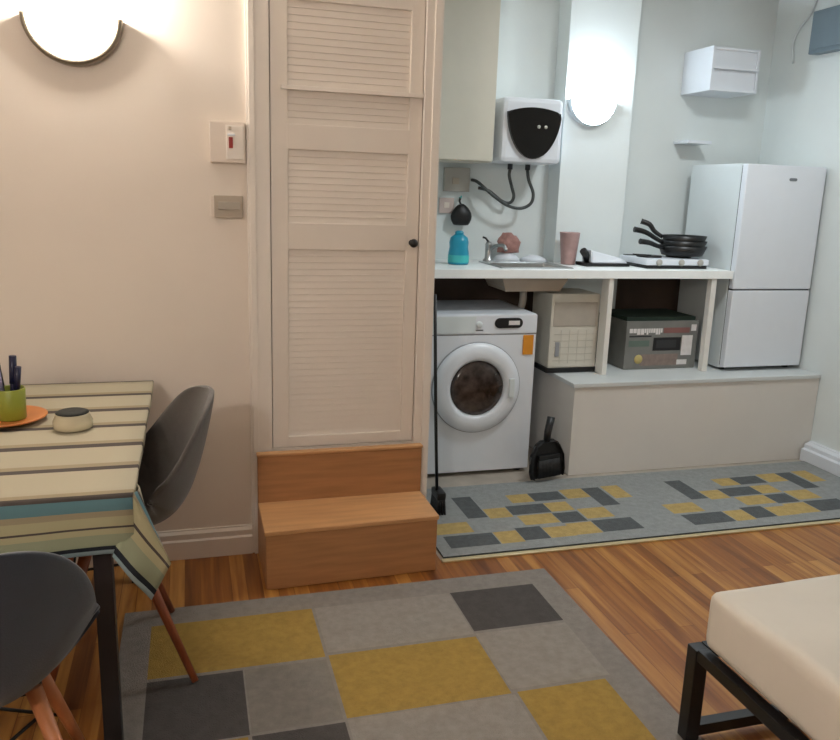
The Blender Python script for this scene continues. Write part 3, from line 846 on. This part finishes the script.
# cloth: grid with uv y = distance from the rear hem
def cloth():
    bm = bmesh.new(); uvl = bm.loops.layers.uv.new('UVMap')
    zt = TZ + .003
    yb_, yf = TY1 + .003, TY0 - .006
    xr = TX1 + .006
    xs = [TX0 - .005 + (xr - TX0 + .005) * i / 24 for i in range(25)]
    rows = []      # (y, z, v)
    N = 20
    for j in range(N + 1):
        y = yb_ + (yf - yb_) * j / N
        rows.append((y, zt, (yb_ - y) / (yb_ - yf) * 1.105))
    drop = [.006, .03, .06, .09, .12, .15]
    V = {}
    for i, x in enumerate(xs):
        for j, (y, z, v) in enumerate(rows): V[i, j] = (bm.verts.new((x, y, z)), v)
        for k, dd in enumerate(drop):
            wv = .006 * math.sin(x * 19) * dd / .15
            V[i, N + 1 + k] = (bm.verts.new((x, yf - .004 - .012 * dd / .15 + wv, zt - dd * (1 - .10 * (i / 24) ** 3))), 1.105 + dd)
    def quad(a, b, c, d):
        f = bm.faces.new([q[0] for q in (a, b, c, d)]); f.smooth = True
        for l, q in zip(f.loops, (a, b, c, d)): l[uvl].uv = (0, q[1])
    J = N + 1 + len(drop)
    for i in range(24):
        for j in range(J - 1): quad(V[i, j], V[i + 1, j], V[i + 1, j + 1], V[i, j + 1])
    # side overhang (hangs off the end of the table)
    S = {}
    sd = [.003, .008, .014, .02]
    for j in range(N + 1):
        y, z, v = rows[j]
        for k, dd in enumerate(sd):
            S[j, k] = (bm.verts.new((xr + .002 + .006 * math.sin(y * 14) * dd / .09, y, zt - dd)), v)
    for j in range(N):
        quad(V[24, j], S[j, 0], S[j + 1, 0], V[24, j + 1])
        for k in range(len(sd) - 1): quad(S[j, k], S[j, k + 1], S[j + 1, k + 1], S[j + 1, k])
    # corner flap, flaring outwards
    A = Vector((xr, yf, zt)); B = Vector((-.066, -1.225, .566)); C = Vector((-.112, -1.245, .488)); Dd = Vector((-.193, -1.222, .602))
    n = 8; F = {}
    for a in range(n + 1):
        for b in range(n + 1):
            s_, t_ = a / n, b / n      # s along A->B, t along A->D
            P = A * (1 - s_) * (1 - t_) + B * s_ * (1 - t_) + C * s_ * t_ + Dd * (1 - s_) * t_
            P.y -= .012 * math.sin(s_ * 5) * s_ - .0
            v = 1.155 * (1 - s_) * (1 - t_) + 1.178 * s_ * (1 - t_) + 1.255 * s_ * t_ + 1.25 * (1 - s_) * t_
            F[a, b] = (bm.verts.new(P), v)
    for a in range(n):
        for b in range(n): quad(F[a, b], F[a + 1, b], F[a + 1, b + 1], F[a, b + 1])
    # fold that joins flap and side overhang
    G = {}
    top2 = [Vector((xr + .002, -1.0, zt - .09)), Vector((xr + .004, -1.1, zt - .09))]
    for a in range(n + 1):
        s_ = a / n
        p0 = F[a, 0][0].co
        e = Vector((xr + .004, -1.13, zt - .004 - .10 * s_))
        for k in range(4):
            q = p0.lerp(e, k / 3); q.x += .01 * math.sin(k / 3 * PI)
            G[a, k] = (bm.verts.new(q), F[a, 0][1] - .18 * k / 3 * (1 - .3 * s_))
    for a in range(n):
        for k in range(3): quad(G[a, k], G[a, k + 1], G[a + 1, k + 1], G[a + 1, k])
    bmesh.ops.recalc_face_normals(bm, faces=list(bm.faces))
    me = bpy.data.meshes.new('tablecloth'); bm.to_mesh(me); bm.free(); me.materials.append(M['cloth'])
    o = bpy.data.objects.new('tablecloth', me); COL.objects.link(o)
    s2 = o.modifiers.new('thick', 'SOLIDIFY'); s2.thickness = .0015; s2.offset = 1
    return tag(o, 'cream, teal and black striped tablecloth spread over the table', 'tablecloth')
cloth()
ZT = TZ + .006
pl = MB().lathe([(.001, 0), (.07, 0), (.075, .003), (.112, .013), (.114, .017), (.108, .017), (.074, .008), (.001, .007)], seg=40).done('plate', M['orange_plate'], None, (-.535, -.555, ZT))
tag(pl, 'round terracotta plate under the lime green cup', 'plate')
cp = MB().lathe([(.001, 0), (.036, 0), (.038, .003), (.040, .09), (.038, .092), (.036, .09), (.034, .01), (.001, .008)], seg=28).done('pen_cup', M['green_cup'], None, (-.515, -.56, ZT + .0085))
tag(cp, 'lime green cup holding pens on the terracotta plate', 'cup')
def pen(label, dx, dy, lean, L, m, r=.005, cap=None):
    o = MB().tube([(0, 0, 0), (lean[0] * L, lean[1] * L, L)], r, 8)
    o = o.done('pen', m, None, (-.515 + dx, -.56 + dy, ZT + .0185))
    tag(o, label, 'pen', 'pens in the lime green cup')
    c_ = MB().tube([(lean[0] * L * .55, lean[1] * L * .55, L * .55), (lean[0] * (L + .004), lean[1] * (L + .004), L + .004)], r + .0018, 8).done('cap', cap or m, o)
    return o
pen('thick navy marker standing tallest in the lime green cup', .004, 0, (.05, .03), .172, M['navy'], .0085)
pen('navy pen leaning outwards in the lime green cup', .012, -.012, (.12, -.06), .145, M['navy'], .007)
pen('pale lilac pen leaning towards the plate rim in the lime green cup', -.012, -.01, (-.10, -.06), .135, M['lilac'], .006, M['lilac'])
pen('short black pen at the edge of the lime green cup', -.014, .010, (-.12, .05), .150, M['black'], .006)
jr = thing('glass_pot', 'low clear glass pot with dark contents on the striped cloth', 'pot', (-.338, -.66, ZT))
MB().lathe([(.001, 0), (.045, 0), (.052, .004), (.054, .022), (.046, .040), (.047, .046), (.043, .046), (.041, .040), (.001, .038)], seg=32).done('glass_body', M['glass_jar'], jr)
MB().lathe([(.001, .0390), (.0405, .0405), (.046, .048), (.036, .052), (.001, .048)], seg=28).done('contents', M['dark_seed'], jr)

# ------------------------------------------------------------------ chairs
def shell_point(u, s_):
    # profile of the seat and back: local +Y is forward
    P = [(.235, .430, .185, .00), (.20, .445, .210, .02), (.10, .437, .225, .06), (.0, .430, .230, .09), (-.10, .432, .232, .13), (-.180, .455, .232, .16),
         (-.235, .52, .231, .15), (-.266, .60, .228, .12), (-.288, .68, .214, .09), (-.304, .75, .182, .06), (-.313, .79, .142, .04), (-.319, .815, .090, .02), (-.322, .827, .034, .005)]
    n = len(P) - 1
    f = s_ * n; i = min(int(f), n - 1); t = f - i
    def cr(k):
        a, b, c_, d_ = P[max(i - 1, 0)][k], P[i][k], P[i + 1][k], P[min(i + 2, n)][k]
        return .5 * (2 * b + (c_ - a) * t + (2 * a - 5 * b + 4 * c_ - d_) * t * t + (3 * b - a - 3 * c_ + d_) * t ** 3)
    y, z, w, cu = cr(0), cr(1), max(cr(2), .004), cr(3)
    y2, z2 = P[min(i + 1, n)][0] - P[i][0], P[min(i + 1, n)][1] - P[i][1]
    # smooth tangent
    j0, j1 = max(i - (0 if t > .5 else 1), 0), min(i + (2 if t > .5 else 1), n)
    ty, tz = P[j1][0] - P[j0][0], P[j1][1] - P[j0][1]
    L = math.hypot(ty, tz); ny, nz = tz / L, -ty / L        # points to the sitter
    k = cu * abs(u) ** 2.2
    return Vector((u * w, y + ny * k, z + nz * k))
def make_chair(label, loc, rz, sm, lm):
    r = thing('shell_chair', label, 'chair', loc, rz)
    b = MB(); nu, ns = 16, 30; V = {}
    for i in range(nu + 1):
        for j in range(ns + 1): V[i, j] = b.bm.verts.new(shell_point(-1 + 2 * i / nu, j / ns))
    for i in range(nu):
        for j in range(ns):
            f = b.bm.faces.new((V[i, j], V[i + 1, j], V[i + 1, j + 1], V[i, j + 1])); f.smooth = True
    o = b.done('seat_shell', sm, r)
    s2 = o.modifiers.new('thick', 'SOLIDIFY'); s2.thickness = .016; s2.offset = -1
    s3 = o.modifiers.new('sub', 'SUBSURF'); s3.levels = 1; s3.render_levels = 1
    for (sx, sy) in ((1, 1), (-1, 1), (1, -1), (-1, -1)):
        MB().tube([(sx * .215, sy * .205, .002), (sx * .100, sy * .060, .412)], .0105, 12, r2=.017).done('leg', lm, r)
    z = .30; k = .305 / .405
    def at(sx, sy, z_):
        t = (z_ - .002) / .403; return Vector((sx * (.215 - .115 * t), sy * (.205 - .145 * t), z_))
    m = MB()
    m.tube([at(1, 1, .20), at(-1, 1, .36)], .004, 6).tube([at(-1, 1, .20), at(1, 1, .36)], .004, 6)
    m.tube([at(1, -1, .20), at(-1, -1, .36)], .004, 6).tube([at(-1, -1, .20), at(1, -1, .36)], .004, 6)
    m.tube([at(1, 1, .36), at(1, -1, .36)], .004, 6).tube([at(-1, 1, .36), at(-1, -1, .36)], .004, 6)
    m.box(-.09, .09, -.06, .06, .398, .410, .002)
    m.done('brace', M['black_metal'], r)
    return r
make_chair('grey shell chair with wooden legs at the table end nearest the wooden step', (-.262, -.69, .0165), PI / 2 + .17, M['lamplit_shell'], M['leg_wood'])
make_chair('dark grey shell chair seen from behind, drawn up to the long side of the table', (-.445, -1.40, .0165), .20, M['grey_shell'], M['pale_wood'])

# ------------------------------------------------------------------ bed
bd = thing('bed_frame', 'black metal bed frame under the cream-covered mattress', 'bed frame', (1.25, -1.40, 0))
BW, BL = 2.0, 1.0
q = .020
def rail(x0, y0, z0, x1, y1, z1, t=q):
    return MB().box(min(x0, x1) - t, max(x0, x1) + t, min(y0, y1) - t, max(y0, y1) + t, min(z0, z1) - t, max(z0, z1) + t, .003)
for x in (.02, BW):
    for y in (-.02, -BL):
        rail(x, y, .0325 if x < 1 else .021, x, y, .268).done('leg', M['black_metal'], bd)
for y in (-.02, -BL):
    rail(.056, y, .275, BW - .036, y, .275, .0165).done('rail', M['black_metal'], bd)
    rail(.056, y, .04, BW - .036, y, .04, .0165).done('rail', M['black_metal'], bd)
for x in (.02, BW):
    rail(x, -.056, .275, x, -BL + .036, .275, .0165).done('rail', M['black_metal'], bd)
m = MB()
for k in range(1, 10):
    m.box(k * .2, k * .2 + .05, -BL + .02, -.04, .285, .293)
m.done('slats', M['black_metal'], bd)
def mattress():
    t = bmesh.new(); bmesh.ops.create_cube(t, size=1)
    x0, x1, y0, y1, z0, z1 = 1.262, 3.28, -2.43, -1.437, .302, .468
    for v in t.verts: v.co = Vector(((x0 + x1) / 2 + v.co.x * (x1 - x0), (y0 + y1) / 2 + v.co.y * (y1 - y0), (z0 + z1) / 2 + v.co.z * (z1 - z0)))
    bmesh.ops.bevel(t, geom=list(t.edges), offset=.035, segments=4, profile=.6, affect='EDGES')
    bmesh.ops.subdivide_edges(t, edges=[e for e in t.edges if e.calc_length() > .2], cuts=24, use_grid_fill=True)
    for v in t.verts:
        if v.co.z > z1 - .02: v.co.z += .004 * math.sin(v.co.x * 9 + v.co.y * 5) + .003 * math.sin(v.co.y * 17)
    m_ = MB(); m_.merge(t, 0, None, True)
    o = m_.done('mattress', M['sheet'])
    return tag(o, 'mattress in a cream fitted sheet on the black bed frame', 'mattress')
mattress()

# ------------------------------------------------------------------ world, camera, view
w = bpy.data.worlds.new('world'); scene.world = w; w.use_nodes = True
w.node_tree.nodes['Background'].inputs[0].default_value = (.5, .52, .55, 1)
w.node_tree.nodes['Background'].inputs[1].default_value = .3
cam = bpy.data.cameras.new('camera'); co = bpy.data.objects.new('camera', cam); COL.objects.link(co)
R_ = Vector((0.96122443, -0.27379652, 0.03290984)); U_ = Vector((0.02984925, 0.22193812, 0.97460376)); F_ = Vector((0.27414707, 0.93583061, -0.22150497))
mx = Matrix((( R_.x, U_.x, -F_.x, 0), (R_.y, U_.y, -F_.y, -3.02918), (R_.z, U_.z, -F_.z, 1.44823), (0, 0, 0, 1)))
co.matrix_world = mx
cam.sensor_fit = 'HORIZONTAL'; cam.sensor_width = 36; cam.lens = 792.85 / 840 * 36
cam.clip_start = .05
scene.camera = co
vs_ = scene.view_settings
vs_.view_transform = 'Standard'; vs_.look = 'None'; vs_.gamma = 1; vs_.use_curve_mapping = False
vs_.exposure = 0.15
